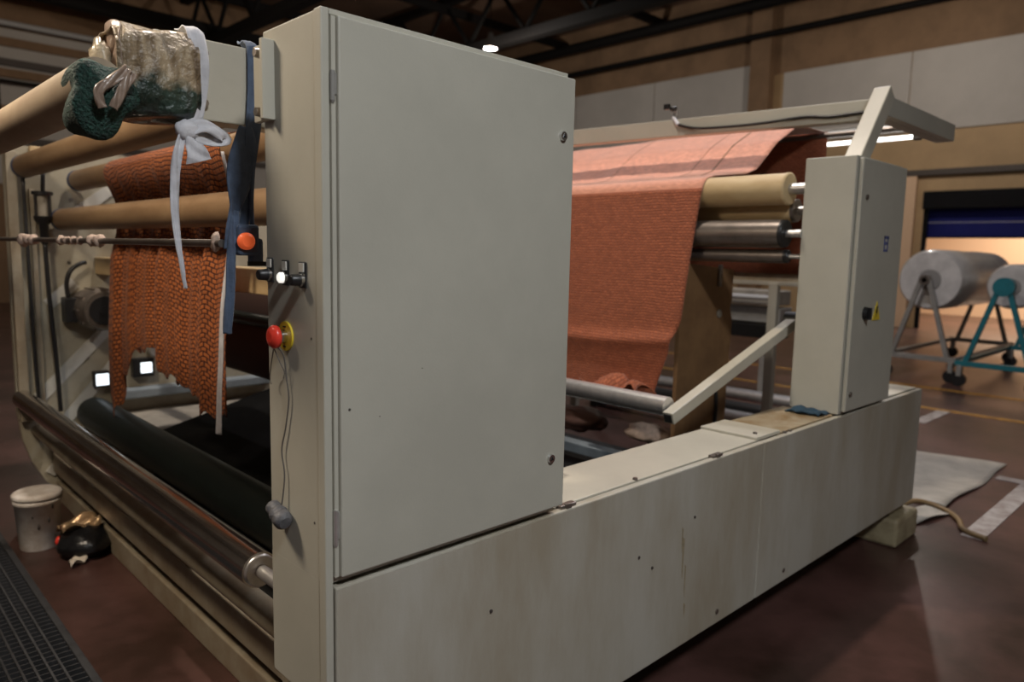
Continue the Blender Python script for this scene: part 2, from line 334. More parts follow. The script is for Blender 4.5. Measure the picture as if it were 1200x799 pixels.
tag(MB().box(-8, XW-0.3, YW-2.2, YW-1.8, 7.62, 7.95).build('crane_rail', 'truss'), 'dark crane rail beam running along the far wall', 'beam')
# lamps
for (x, y, z, wt, c, sz, dome, lab) in LAMPS:
    t = thing('high_bay_lamp', lab, 'lamp', (x, y, z), 'high bay lamps')
    r = sz*0.55
    MB().lathe((x, y, z), (x, y, z+0.4), [(0, r), (0.25, r*0.95), (0.6, r*0.55), (1, r*0.3)], 24, False).build('lamp_shell', 'lamphouse', t)
    MB().cyl((x, y, z+0.02), (x, y, z+0.03), r*0.93, seg=24).build('lamp_disc', 'lampdisc', t)
    MB().cyl((x, y, z+0.4), (x, y, HC), 0.012, seg=8).build('hanging_rod', 'truss', t)
    if dome:   # bare bulb hanging just below the shell, lights walls and roof too
        ld = bpy.data.lights.new('lamp_light', 'POINT'); ld.shadow_soft_size = sz*0.25
    else:
        ld = bpy.data.lights.new('lamp_light', 'AREA'); ld.shape = 'DISK'; ld.size = sz
    ld.energy = wt; ld.color = c
    lo = bpy.data.objects.new('lamp_light', ld); COL.objects.link(lo); lo.parent = t; lo.location = (0, 0, -0.12 if dome else -0.01)

# ================================================================== CONTROL CABINET
Y0 = 1.405
cab = thing('control_cabinet', 'tall pebble-grey steel control cabinet with large plain door in front', 'cabinet', (1.18, 1.54, 0.60))
MB().box(0.80, 1.556, 1.412, 1.67, 0.925, 2.168, 0.004).box(0.80, 1.556, 1.436, 1.67, 0.615, 0.93, 0.002).build('body', 'paint', cab)
MB().box(0.7985, 0.818, 1.405, 1.4355, 0.24, 2.1695, 0.003).build('corner_post', 'paint', cab)
MB().box(0.819, 1.556, 1.406, 1.414, 2.157, 2.1692, 0.002).build('top_lip', 'paint', cab)
MB().box(0.8185, 0.8285, 1.399, 1.413, 0.943, 2.154).build('groove_filler', 'paint', cab)  # filler strip added so the door groove shows no black shade
door = MB().box(0.829, 1.569, 1.388, 1.409, 0.943, 2.154, 0.004).build('door', 'paint', cab)
for x, z in ((1.52, 1.995), (1.508, 1.095)):
    lk = MB().cyl((x, 1.389, z), (x, 1.380, z), 0.0135, 0.012, 20).build('lock', 'chrome', door)
    # triangular key insert
    MB().prism([(x-0.006, z-0.004), (x+0.006, z-0.004), (x, z+0.007)], 'y', 1.3785, 1.3805).build('key_insert', 'black', door)
for z0, z1 in ((1.985, 2.045), (1.02, 1.10)):
    h = MB().cyl((0.8215, 1.400, z0), (0.8215, 1.400, z1), 0.0055, seg=14).cyl((0.8215, 1.400, z0-0.006), (0.8215, 1.400, z0), 0.003, 0.0055, 14)
    h.box(0.822, 0.834, 1.396, 1.404, z0+0.012, z1-0.004, 0.001).build('hinge', 'greysteel' if z0 > 1.5 else 'alu', cab)
# bracket on the side
bk = MB().box(0.786, 0.80, 1.625, 1.69, 1.965, 2.135, 0.002).box(0.770, 0.80, 1.612, 1.626, 1.965, 2.14, 0.002).build('side_bracket', 'paint', cab)
for z in (2.115, 1.985): MB().cyl((0.787, 1.655, z), (0.772, 1.655, z), 0.012, 0.010, 6).build('bolt', 'gunmetal', bk)
# selector switches
def selector(y, z, lit=False):
    s_ = MB().box(0.796, 0.80, y-0.016, y+0.016, z-0.022, z+0.036, 0.002).build('selector_switch', 'black', cab)
    MB().cyl((0.797, y, z-0.004), (0.789, y, z-0.004), 0.0145, seg=24).build('collar', 'chrome', s_)
    if lit: MB().lathe((0.790, y, z-0.004), (0.780, y, z-0.004), [(0, 0.0125), (0.7, 0.012), (1, 0.009)], 22).build('lit_cap', 'whitebtn', s_, label='glowing white push cap')
    else: MB().lathe((0.790, y, z-0.004), (0.767, y, z-0.004), [(0, 0.0145), (0.25, 0.0135), (0.9, 0.0125), (1, 0.010)], 14).build('knob', 'black', s_)
    MB().box(0.793, 0.7965, y-0.0105, y+0.0105, z+0.013, z+0.033, 0.001).build('legend_plate', 'legend', s_)
selector(1.648, 1.618); selector(1.572, 1.614, True); selector(1.492, 1.612)
es = MB().cyl((0.80, 1.575, 1.475), (0.795, 1.575, 1.475), 0.034, seg=32).build('emergency_stop', 'yellow', cab, label='yellow round backing plate of the stop button')
MB().cyl((0.796, 1.575, 1.475), (0.775, 1.575, 1.475), 0.016, seg=24).build('collar', 'chrome', es)
MB().lathe((0.779, 1.575, 1.475), (0.757, 1.575, 1.475), [(0, 0.013), (0.15, 0.026), (0.55, 0.0275), (0.85, 0.022), (1, 0.012)], 28).build('mushroom_head', 'red', es, label='red mushroom push button')
for y, z in ((1.575, 1.497), (1.575, 1.451)): MB().box(0.7935, 0.7952, y-0.006, y+0.006, z-0.0015, z+0.0015).build('print_mark', 'black', es)
# paint chips on the door
for x, z in ((0.851, 1.326), (1.05, 1.40), (0.93, 1.30)):
    MB().cyl((x, 1.3882, z), (x, 1.3877, z), 0.0035 if x < 0.9 else 0.0015, seg=8).build('paint_chip', 'chipmark', door)
for y, z in ((1.455, 1.06), (1.53, 1.595), (1.46, 1.48)):
    MB().cyl((0.8002, y, z), (0.7992, y, z), 0.003, seg=8).build('screw_hole', 'chipmark', cab)
# hanging cord with plug
hc = thing('plug_cord', 'thin grey cord with taped plug hanging from the red stop button', 'cord', (0.78, 1.59, 1.04))
MB().tube([(0.775, 1.575, 1.452), (0.79, 1.572, 1.43), (0.793, 1.566, 1.38), (0.794, 1.558, 1.33), (0.794, 1.575, 1.26), (0.793, 1.595, 1.20), (0.793, 1.583, 1.14), (0.788, 1.592, 1.06)], 0.0018, 8).build('cord', 'wire', hc)
MB().tube([(0.77, 1.58, 1.45), (0.775, 1.60, 1.42), (0.782, 1.625, 1.385), (0.785, 1.632, 1.365), (0.783, 1.622, 1.358)], 0.0013, 6).build('wire_tail', 'wire', hc)
MB().tube([(0.772, 1.582, 1.447), (0.78, 1.57, 1.415), (0.786, 1.562, 1.395), (0.786, 1.566, 1.378)], 0.0013, 6).build('wire_tail', 'wire', hc)
MB().lathe((0.780, 1.625, 1.060), (0.776, 1.548, 1.038), [(0, 0.013), (0.06, 0.018), (0.28, 0.019), (0.34, 0.014), (0.4, 0.021), (0.55, 0.023), (0.62, 0.017), (0.68, 0.023), (0.9, 0.022), (1, 0.014)], 18).build('taped_plug', 'greyrubber', hc)

# ================================================================== BASE PLINTH
bp = thing('base_plinth', 'long low pebble-grey machine base running from tall cabinet to column', 'machine base', (2.8, 1.55, 0))
MB().box(1.565, 4.79, 1.43, 1.69, 0.25, 0.905, 0.004).box(0.83, 1.565, 1.43, 1.69, 0.25, 0.61, 0.004).build('body', 'paint_dark', bp)
MB().box(0.822, 2.832, 1.402, 1.43, 0.232, 0.916, 0.005).build('front_panel', 'panel', bp)
MB().box(2.836, 4.80, 1.402, 1.43, 0.232, 0.916, 0.005).build('front_panel', 'panel', bp)
MB().box(1.56, 2.86, 1.438, 1.70, 0.905, 0.918, 0.003).build('top_cover', 'ledge', bp)
MB().box(2.83, 3.04, 1.436, 1.705, 0.914, 0.930, 0.003).build('top_cover', 'ledge', bp)
MB().box(3.02, 3.60, 1.438, 1.70, 0.905, 0.920, 0.003).build('top_cover', 'ledge_brown', bp, label='brown oil-stained cover plate')
MB().box(4.20, 4.80, 1.438, 1.70, 0.905, 0.920, 0.003).build('top_cover', 'ledge', bp)
for x in (1.62, 2.48):
    MB().box(x-0.03, x+0.04, 1.412, 1.436, 0.912, 0.926, 0.003).box(x-0.012, x+0.012, 1.406, 1.42, 0.914, 0.930, 0.002).build('latch', 'gunmetal', bp)
for x, y, z in ((2.89, 1.476, 0.930), (3.06, 1.425, 0.918), (3.11, 1.425, 0.918), (2.0, 1.445, 0.918)):
    MB().cyl((x, y, z-0.002), (x, y, z+0.007), 0.010, 0.008, 10).build('bolt', 'gunmetal', bp)
for x, z in ((2.52, 0.283), (3.09, 0.285), (2.06, 0.60), (1.30, 0.70), (2.32, 0.72), (1.98, 0.66)):
    MB().cyl((x, 1.403, z), (x, 1.398, z), 0.010 if z < 0.4 else 0.005, seg=10).build('screw', 'gunmetal' if z < 0.4 else 'chipmark', bp)
for x0, x1 in ((4.50, 4.86), (1.0, 1.3)):
    MB().box(x0, x1, 1.38, 1.66, 0.0, 0.17, 0.02).box(x0+0.06, x1-0.06, 1.45, 1.6, 0.16, 0.26).build('foot', 'foot', bp)
for x, z0, z1, w_ in ((2.255, 0.50, 0.66, 0.006), (2.275, 0.42, 0.55, 0.004), (2.245, 0.60, 0.70, 0.004), (2.28, 0.34, 0.40, 0.006)):
    MB().prism([(x-w_, z1), (x+w_, z1-0.01), (x+w_*0.7, (z0+z1)/2), (x+w_*0.2, z0), (x-w_*0.6, z0+0.03)], 'y', 1.4012, 1.4022).build('rust_drip', 'rust', bp)
tag(MB().sheet(lambda u, v: (3.47+0.12*u+0.01*math.sin(9*v), 1.455+0.17*v, 0.927+0.009*math.sin(6*u+3*v)+0.004*math.sin(17*v)), 10, 12).build('folded_rag', 'bluepad', thick=0.008), 'dark blue rag lying on the ledge beside the column cabinet', 'rag')

# ================================================================== COLUMN CABINET + CANOPY
cc = thing('column_cabinet', 'narrow pebble-grey column cabinet with black switch and yellow warning sign', 'cabinet', (3.9, 1.53, 0.92))
MB().box(3.600, 4.20, 1.415, 1.662, 0.922, 2.166, 0.005).build('body', 'paint', cc)
cd = MB().box(3.625, 4.205, 1.392, 1.414, 0.935, 2.155, 0.004).build('door', 'paint', cc)
MB().cyl((3.775, 1.393, 1.414), (3.775, 1.372, 1.414), 0.034, 0.030, 24).box(3.769, 3.781, 1.358, 1.374, 1.384, 1.444, 0.002).build('rotary_switch', 'black', cc)
MB().prism([(3.875, 1.375), (3.975, 1.375), (3.925, 1.470)], 'y', 1.3885, 1.392).build('warning_sign', 'yellow', cd)
MB().prism([(3.921, 1.445), (3.940, 1.445), (3.928, 1.424), (3.938, 1.424), (3.915, 1.388), (3.921, 1.414), (3.911, 1.414)], 'y', 1.3870, 1.3886).build('warning_bolt', 'black', cd)
for x, z in ((3.685, 1.975), (3.665, 1.02)): MB().cyl((x, 1.393, z), (x, 1.384, z), 0.012, seg=14).build('lock', 'gunmetal', cd)
# small blue print on the door
for x0, x1, z0, z1 in ((3.955, 4.02, 1.785, 1.80), (3.965, 4.01, 1.755, 1.77), (3.955, 3.968, 1.72, 1.80), (4.0, 4.013, 1.72, 1.80), (3.965, 4.01, 1.72, 1.733)):
    MB().box(x0, x1, 1.3908, 1.3922, z0, z1).build('print_mark', 'sticker_blue', cd)
cn = thing('canopy_frame', 'pebble-grey canopy frame rising from the column over the pink fabric', 'frame', (4.1, 1.45, 2.166))
MB().bar((3.75, 1.49, 2.13), (4.075, 1.49, 2.53), 0.09, 0.085, (0, 1, 0), 0.006).build('post', 'ledge', cn)
MB().box(4.05, 5.16, 1.455, 1.505, 2.41, 2.51, 0.004).build('side_rail', 'paint', cn)
MB().box(4.05, 5.16, 1.505, 1.56, 2.41, 2.42, 0.002).build('rail_flange', 'paint', cn)
MB().bar((4.11, 1.505, 2.455), (4.11, 5.36, 2.545), 0.08, 0.105, (0, 0, 1), 0.004).build('cross_beam', 'paint', cn)
MB().box(4.05, 5.16, 5.36, 5.42, 2.425, 2.545, 0.004).build('side_rail', 'paint', cn)
MB().box(3.72, 4.13, 5.47, 5.57, 0.0, 2.545, 0.004).box(4.05, 4.13, 5.42, 5.47, 2.425, 2.545).build('far_post', 'paint', cn)
MB().tube([(4.065, 2.72, 2.500), (4.055, 2.57, 2.462), (4.055, 2.3, 2.448), (4.055, 2.1, 2.448), (4.06, 1.9, 2.456), (4.06, 1.75, 2.440), (4.06, 1.56, 2.445)], 0.009, 8).build('cable', 'black', cn)
sg = thing('beam_sensor', 'small black and white sensor clamped on top of the canopy beam', 'sensor', (4.11, 2.78, 2.535))
MB().box(4.10, 4.115, 2.76, 2.79, 2.535, 2.597, 0.003).build('stalk', 'alu', sg)
MB().ball((4.10, 2.79, 2.612), 0.026, (0.8, 1.1, 0.7), 2).box(4.09, 4.115, 2.82, 2.86, 2.612, 2.647, 0.004).build('sensor_head', 'black', sg)
MB().cyl((4.06, 2.72, 2.497), (4.075, 2.77, 2.552), 0.013, 0.010, 12).build('connector', 'whitecloth', sg)
# twin tube light behind the web
tl = thing('tube_light', 'twin fluorescent tube light glowing behind the canopy rail', 'lamp', (5.2, 2.2, 2.47))
MB().box(5.03, 5.29, 1.67, 2.98, 2.525, 2.542, 0.004).build('housing', 'greysteel', tl)
for x, z in ((5.2, 2.467), (5.06, 2.502)):
    MB().cyl((x, 1.70, z), (x, 2.95, z), 0.014, seg=16).build('tube', 'tube_lit', tl)
    for y in (1.66, 2.95): MB().box(x-0.025, x+0.025, y, y+0.04, z-0.022, 2.53, 0.003).build('end_holder', 'black', tl)
MB().box(5.09, 5.14, 1.507, 1.672, 2.44, 2.535, 0.003).build('mount', 'greysteel', tl)

# ================================================================== ROLLERS
def roller(name, label, x, z, y0, y1, r, m, endm='blueend', endr=None, endl=0.05, shaft=0.018, ys0=None, ys1=None, cat='roller', bands=()):
    t = thing(name, label, cat, (x, (y0+y1)/2, z-r), None)
    MB().cyl((x, y0, z), (x, y1, z), r, seg=40).build('roller_tube', m, t)
    er = endr or r*1.02
    for a, b in ((y0-endl, y0), (y1, y1+endl)): MB().lathe((x, a, z), (x, b, z), [(0, er*0.9), (0.2, er), (1, er)], 32).build('end_cap', endm, t)
    MB().cyl((x, ys0 if ys0 is not None else y0-endl-0.06, z), (x, ys1 if ys1 is not None else y1+endl+0.06, z), shaft, seg=16).build('shaft', 'alu', t)
    return t
YF = 5.42
roller('guide_roller', 'long brown guide roller just below the green-wrapped tube', 1.02, 2.13, 1.86, 5.30, 0.068, 'kraft', ys0=1.72, ys1=YF)
roller('guide_roller', 'brown guide roller that the rust net fabric hangs from', 1.315, 2.07, 1.86, 5.32, 0.064, 'kraft', ys0=1.72, ys1=YF)
roller('guide_roller', 'brown guide roller lying in front of the rust net fabric', 1.215, 1.82, 1.86, 5.32, 0.067, 'kraft', ys0=1.72, ys1=YF)
roller('steel_roller', 'worn shiny steel roller at the open front of the machine', 0.946, 0.70, 2.06, 5.36, 0.056, 'steel', 'alu', 0.05, 0.012, 0.02, 1.72, YF)
roller('rubber_roller', 'thick dark green rubber roller behind the steel roller', 1.335, 0.565, 1.86, 5.30, 0.105, 'rubber', 'black', 0.1, 0.04, 0.025, 1.72, YF)
# white pipe and beams
tag(MB().cyl((1.035, 1.72, 0.475), (1.035, YF, 0.475), 0.044, seg=28).build('cross_pipe', 'paint_dark'), 'pale painted cross pipe lying below the steel roller', 'pipe')
tag(MB().box(1.10, 1.22, 1.72, YF, 0.19, 0.315, 0.006).build('floor_beam', 'paint_dark'), 'upper of the two worn beige beams along the machine bottom', 'beam')
tag(MB().box(1.115, 1.27, 1.72, 5.55, 0.0, 0.12, 0.006).build('floor_beam', 'paint_dark'), 'lower worn beige beam lying on the floor beside the bucket', 'beam')
tag(MB().box(1.40, 1.50, 1.72, YF, 1.475, 1.585, 0.006).build('cross_beam', 'kraft_pale'), 'beige cross beam behind the rust net fabric, below the rollers', 'beam')
ns = thing('near_side_frame', 'pebble-grey inner side plate hidden behind the tall cabinet, extended to block light below the base', 'frame', (1.5, 1.71, 0))
MB().box(0.90, 1.55, 1.692, 1.72, 0.3, 2.14).box(1.08, 1.55, 1.692, 1.72, 0.0, 0.3).box(1.55, 4.80, 1.705, 1.72, 0.0, 0.88).build('plate', 'paint_dark', ns)  # long low run behind the base added to block light passing under it
# top cardboard tube with green bundle
TX, TZ = 0.506, 2.030
tt = thing('cardboard_tube', 'thick beige cardboard tube, end wrapped in dark green net', 'tube', (TX, 3.6, TZ-0.06))
MB().cyl((TX, 1.86, TZ), (TX, 5.7, TZ), 0.058, seg=40).build('tube_body', 'kraft_top', tt)
def bundle(u, v):
    a = 2*math.pi*u; r = (0.064+0.007*math.sin(3*a+1)+0.005*math.sin(5*a+4*v)+0.030*max(0, -math.sin(a+0.25))**3) * (0.84+0.16*math.sin(math.pi*min(1, v*1.6)*0.5))
    r *= 1.0 if v < 0.78 else (1.0-(v-0.78)*4.3)
    return (TX+0.002+math.cos(a)*r, 1.955-0.165*v + (0.03*(v-0.78) if v > 0.78 else 0), TZ-0.022+math.sin(a)*r)
MB().sheet(bundle, 48, 26).build('green_net_wrap', 'green', tt, thick=0.004)
# arm + film-wrapped end
am = thing('support_arm', 'pebble-grey box arm beside the cabinet carrying the film-wrapped bundle', 'arm', (0.82, 1.95, 1.99))
MB().box(0.64, 1.10, 1.90, 1.98, 1.99, 2.186, 0.004).build('arm_box', 'ledge', am)
for z in (2.15, 2.09, 2.03): MB().cyl((0.752, 1.901, z), (0.752, 1.888, z), 0.013 if z > 2.1 else 0.010, seg=8).build('bolt', 'gunmetal', am)
wb = thing('wrapped_bundle', 'clear film-wrapped bundle of beige and green net on the arm end', 'bundle', (0.64, 1.94, 1.97))
def wrapf(u, v):
    a = 2*math.pi*u; k = 0.97+0.03*math.sin(7*a+9*v)+0.025*math.sin(3*a-5*v)
    ca, sa = math.cos(a), math.sin(a)
    e = 0.55; cx = math.copysign(abs(ca)**e, ca); sz = math.copysign(abs(sa)**e, sa)
    end = 1.0 if 0.08 < v < 0.95 else 0.86
    return (0.545+0.188*v, 1.935+cx*0.088*k*end, 2.078+sz*0.108*k*end + 0.002*(1-v))
def film_mat():
    m = mat('clear_film_over_net', (0.55, 0.47, 0.34), 0.42, bump=0.9, bscale=34, coat=0.6)
    nt = m.node_tree; b = nt.nodes['Principled BSDF']; L = nt.links.new
    tc = nt.nodes.new('ShaderNodeTexCoord'); sp = nt.nodes.new('ShaderNodeSeparateXYZ'); L(tc.outputs['Object'], sp.inputs[0])
    n = nt.nodes.new('ShaderNodeTexNoise'); n.inputs['Scale'].default_value = 22; n.inputs['Detail'].default_value = 5; L(tc.outputs['Object'], n.inputs['Vector'])
    ad = nt.nodes.new('ShaderNodeMath'); ad.operation = 'MULTIPLY_ADD'; ad.inputs[1].default_value = 0.10; L(n.outputs['Fac'], ad.inputs[0]); L(sp.outputs['Z'], ad.inputs[2])
    cr = nt.nodes.new('ShaderNodeValToRGB'); cr.color_ramp.elements[0].position = 0.125; cr.color_ramp.elements[0].color = (0.014, 0.040, 0.030, 1)
    cr.color_ramp.elements[1].position = 0.155; cr.color_ramp.elements[1].color = (0.40, 0.31, 0.20, 1); L(ad.outputs[0], cr.inputs[0])
    n2 = nt.nodes.new('ShaderNodeTexNoise'); n2.inputs['Scale'].default_value = 30; mp = nt.nodes.new('ShaderNodeMapping'); mp.inputs['Scale'].default_value = (1.6, 1, 0.3); mp.inputs['Rotation'].default_value = (0, 0.35, 0)
    L(tc.outputs['Object'], mp.inputs[0]); L(mp.outputs[0], n2.inputs['Vector'])
    r2_ = nt.nodes.new('ShaderNodeValToRGB'); r2_.color_ramp.elements[0].position = 0.35; r2_.color_ramp.elements[0].color = (0.40, 0.36, 0.32, 1); r2_.color_ramp.elements[1].position = 0.62; r2_.color_ramp.elements[1].color = (1, 1, 1, 1); L(n2.outputs['Fac'], r2_.inputs[0])
    mx = nt.nodes.new('ShaderNodeMix'); mx.data_type = 'RGBA'; mx.blend_type = 'MULTIPLY'; mx.inputs['Factor'].default_value = 1
    L(cr.outputs[0], mx.inputs['A']); L(r2_.outputs[0], mx.inputs['B']); L(mx.outputs['Result'], b.inputs['Base Color'])
    return m
M['film'] = film_mat()
MB().sheet(wrapf, 64, 20).build('film_wrap', 'film', wb, thick=0.003)
def endf(u, v):
    a = 2*math.pi*u; e = 0.6; ca, sa = math.cos(a), math.sin(a)
    return (0.556-0.004*math.sin(5*a), 1.935+math.copysign(abs(ca)**e, ca)*0.078*v, 2.091+math.copysign(abs(sa)**e, sa)*0.098*v)
MB().sheet(endf, 48, 4).build('bundle_end', 'tape', wb, thick=0.003)
MB().ball((0.535, 1.95, 2.10), 0.036, (0.6, 1.0, 1.4), 3, 0.13).build('crumpled_corner', 'film_tan', wb)

# white cloth strip with a bow
ws = thing('white_cloth_strip', 'white cloth strip looped over the arm, knotted, with long hanging tail', 'cloth strip', (0.71, 1.88, 1.57))
def ribbon(path, w, nrm=(0, 1, 0), tw=0.0, n=40):
    P = [Vector(p) for p in path]
    def at(t):
        f = t*(len(P)-1); i = min(int(f), len(P)-2); k = f-i
        p0 = P[max(i-1, 0)]; p1 = P[i]; p2 = P[i+1]; p3 = P[min(i+2, len(P)-1)]
        return 0.5*((2*p1)+(p2-p0)*k+(2*p0-5*p1+4*p2-p3)*k*k+(3*p1-p0-3*p2+p3)*k**3)
    def fn(u, v):
        p = at(u); d = (at(min(1, u+0.01))-at(max(0, u-0.01))).normalized(); s_ = d.cross(Vector(nrm)).normalized()
        ww = w(u) if callable(w) else w; ang = tw*u; nn = s_.cross(d)
        s2 = s_*math.cos(ang)+nn*math.sin(ang)
        return p + s2*(v-0.5)*ww + nn*0.004*math.sin(v*7+u*11)
    return MB().sheet(fn, n, 6)
for pth in ([(TX+0.042, 1.792, TZ+0.030), (TX+0.006, 1.786, TZ-0.002), (TX-0.022, 1.785, TZ-0.030), (TX-0.014, 1.785, TZ-0.062)], [(TX+0.050, 1.790, TZ+0.022), (TX+0.026, 1.784, TZ-0.018), (TX+0.006, 1.784, TZ-0.060)]):
    ribbon(pth, 0.020, (0, -1, 0), 0.3).build('tape_strip', 'tape', tt, thick=0.003)
ribbon([(0.735, 2.0, 2.12), (0.735, 1.99, 2.20), (0.732, 1.93, 2.205), (0.728, 1.88, 2.195), (0.735, 1.872, 2.12), (0.728, 1.872, 2.04), (0.715, 1.872, 1.972)], 0.042, (0, -1, 0.25)).build('loop', 'whitecloth', ws, thick=0.003)
MB().ball((0.700, 1.868, 1.955), 0.026, (1.1, 0.7, 1.0), 3, 0.12).build('knot', 'whitecloth', ws)
ribbon([(0.70, 1.866, 1.955), (0.735, 1.855, 1.968), (0.775, 1.86, 1.958), (0.79, 1.87, 1.945), (0.76, 1.866, 1.938), (0.715, 1.862, 1.945)], 0.035, (0, -1, 0.5)).build('bow', 'whitecloth', ws, thick=0.003)
ribbon([(0.705, 1.864, 1.955), (0.708, 1.858, 1.93), (0.715, 1.856, 1.905), (0.722, 1.858, 1.882)], lambda u: 0.02+0.045*u, (0, -1, 0)).build('short_tail', 'whitecloth', ws, thick=0.003)
ribbon([(0.692, 1.868, 1.955), (0.676, 1.866, 1.91), (0.668, 1.868, 1.85), (0.664, 1.868, 1.76), (0.668, 1.868, 1.68), (0.677, 1.868, 1.62), (0.684, 1.868, 1.572)], lambda u: 0.018+0.006*math.sin(u*5), (0, -1, 0), 0.6).build('long_tail', 'whitecloth', ws, thick=0.003)
# blue strap and pendant
bs = thing('blue_strap', 'dark blue-grey cloth straps hanging down from the arm beside the cabinet', 'strap', (0.84, 1.89, 1.45))
ribbon([(0.892, 1.99, 2.10), (0.892, 1.985, 2.195), (0.888, 1.94, 2.20), (0.884, 1.89, 2.188), (0.882, 1.886, 2.08), (0.872, 1.886, 1.98), (0.858, 1.886, 1.88), (0.848, 1.886, 1.78), (0.84, 1.888, 1.70)], lambda u: 0.042-0.018*max(0, u-0.55)/0.45, (0, -1, 0.2)).build('strap', 'bluecloth', bs, thick=0.004)
ribbon([(0.852, 1.884, 1.985), (0.846, 1.88, 1.93), (0.832, 1.876, 1.86), (0.820, 1.876, 1.80), (0.808, 1.878, 1.74), (0.800, 1.88, 1.67)], lambda u: 0.030+0.045*math.sin(min(1, u*1.5)*math.pi), (0, -1, 0), 0.3).build('strap', 'bluecloth', bs, thick=0.005)
ribbon([(0.815, 1.874, 1.77), (0.806, 1.872, 1.70), (0.800, 1.872, 1.62), (0.794, 1.874, 1.54), (0.789, 1.876, 1.452)], 0.022, (0, -1, 0), -0.4).build('strap', 'bluecloth', bs, thick=0.004)
pd = thing('pendant_switch', 'dark blue pendant switch with glowing orange round button', 'switch', (0.845, 1.87, 1.64))
MB().box(0.815, 0.872, 1.855, 1.895, 1.655, 1.735, 0.008).box(0.85, 0.885, 1.86, 1.89, 1.632, 1.70, 0.008).build('housing', 'bluecloth', pd)
MB().lathe((0.832, 1.856, 1.692), (0.832, 1.838, 1.692), [(0, 0.022), (0.6, 0.022), (1, 0.015)], 24).build('button', 'orange', pd)
MB().tube([(0.86, 1.875, 1.735), (0.862, 1.88, 1.80), (0.872, 1.888, 1.90), (0.876, 1.895, 1.99)], 0.006, 8).build('pendant_cable', 'bluecloth', pd)
MB().box(0.842, 0.90, 1.86, 1.868, 1.628, 1.640).build('tag', 'black', pd)
# tie rod with rags
tr = thing('tie_rod', 'thin horizontal rod tied with pale rags in front of the fabric', 'rod', (0.78, 3.6, 1.66))
MB().cyl((0.79, 1.90, 1.685), (0.765, 5.60, 1.690), 0.0105, seg=14).build('rod', 'gunmetal', tr)
def ragknot(y, n, sp, r):
    for k in range(n):
        yy = y+k*sp
        MB().ball((0.79-0.0068*(yy-1.9), yy, 1.686), r*random.uniform(0.85, 1.2), (1, 0.75, 1.1), 2, 0.18).build('rag_knot', 'rag', tr)
ragknot(3.95, 3, 0.10, 0.026); ragknot(2.95, 2, 0.09, 0.020); ragknot(3.2, 4, 0.09, 0.017)
MB().ball((0.787, 1.935, 1.69), 0.016, (0.8, 0.9, 1.6), 2, 0.2).build('rag_knot', 'rag', tr)

# ================================================================== HANGING NET FABRIC (left)
def interp(tab, x):
    if x <= tab[0][0]: return tab[0][1]
    for (a, b), (c, d) in zip(tab, tab[1:]):
        if x <= c: return b+(d-b)*(x-a)/(c-a)
    return tab[-1][1]
# bottom edge height along y (4.72 far .. 3.08 near)
BOT = [(3.13, 0.93), (3.25, 0.915), (3.36, 0.91), (3.40, 0.91), (3.46, 0.95), (3.54, 1.0), (3.71, 1.018), (3.90, 1.03), (3.93, 1.10), (4.06, 1.135), (4.33, 1.09), (4.37, 1.0), (4.50, 0.92), (4.57, 0.85), (4.60, 0.76), (4.66, 0.70), (4.70, 0.66), (4.75, 0.72), (4.78, 0.80)]
CX0 = 1.315
def netf(u, v):
    k0 = min(1, v*1.25); y = (2.97+1.55*u)*(1-k0)+(3.13+1.65*u)*k0
    zb = interp(BOT, 3.13+1.65*u)+0.012*math.sin(70*u)+0.008*math.sin(131*u)
    r = 0.068
    Ltop = 0.24; tot = Ltop+(2.07-zb); sdist = v*tot
    if sdist < Ltop:
        a = math.pi*(0.08+0.92*sdist/Ltop)
        return (CX0+math.cos(a)*r, y, 2.07+math.sin(a)*r)
    z = 2.07-(sdist-Ltop)
    k = min(1, max(0, (2.07-z))/0.20); k2 = min(1, max(0, 1.74-z)/0.15)
    fold = 0.016*math.sin(u*38)+0.010*math.sin(u*71+2)
    return (CX0-r+0.050*k*(3*k-2*k*k)/1.0*1.0 + (fold+0.026-0.03*k2)*k, y, z)
fab = tag(MB().sheet(netf, 160, 90, su=1.6, sv=1.35).build('net_fabric', 'knit', thick=0.003), 'rust-orange net fabric with ragged lower edge hanging behind the rod', 'fabric')
tag(ribbon([(1.243, 2.96, 2.05), (1.291, 2.99, 1.86), (1.288, 3.02, 1.70), (1.27, 3.06, 1.45), (1.275, 3.10, 1.2), (1.27, 3.13, 1.0), (1.265, 3.14, 0.86)], lambda u: 0.022+0.012*u, (-1, 0, 0), 0.4, 50).build('selvage_ribbon', 'whitecloth', thick=0.003), 'narrow white selvage ribbon hanging along the near edge of net fabric', 'ribbon')

# batch roll inside
br_ = thing('fabric_batch_roll', 'dark rust net fabric batch roll inside the machine beside the cabinet', 'fabric roll', (1.85, 3.2, 0.95))
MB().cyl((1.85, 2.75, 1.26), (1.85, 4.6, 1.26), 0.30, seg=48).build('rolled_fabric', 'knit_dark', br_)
MB().cyl((1.85, 1.72, 1.26), (1.85, YF, 1.26), 0.045, seg=20).build('core_shaft', 'gunmetal', br_)
tag(MB().cyl((1.55, 1.72, 1.33), (1.55, YF, 1.33), 0.03, seg=18).build('idler_bar', 'rubber'), 'thin black idler bar in front of the dark batch roll', 'bar')
# apron and tray
tag(MB().sheet(lambda u, v: (1.43+1.4*u, 1.76+(4.46+0.72*1.4*u-1.76)*v, 0.585+0.03*u+0.01*math.sin(4*v)), 12, 8).build('black_apron', 'blackmat', thick=0.012), 'black rubber apron sloping up behind the dark green roller', 'apron')
tag(MB().box(1.45, 2.9, 2.6, YF, 0.50, 0.53, 0.004).build('drip_tray', 'tray'), 'grey drip tray lying inside the machine behind the rubber roller', 'tray')

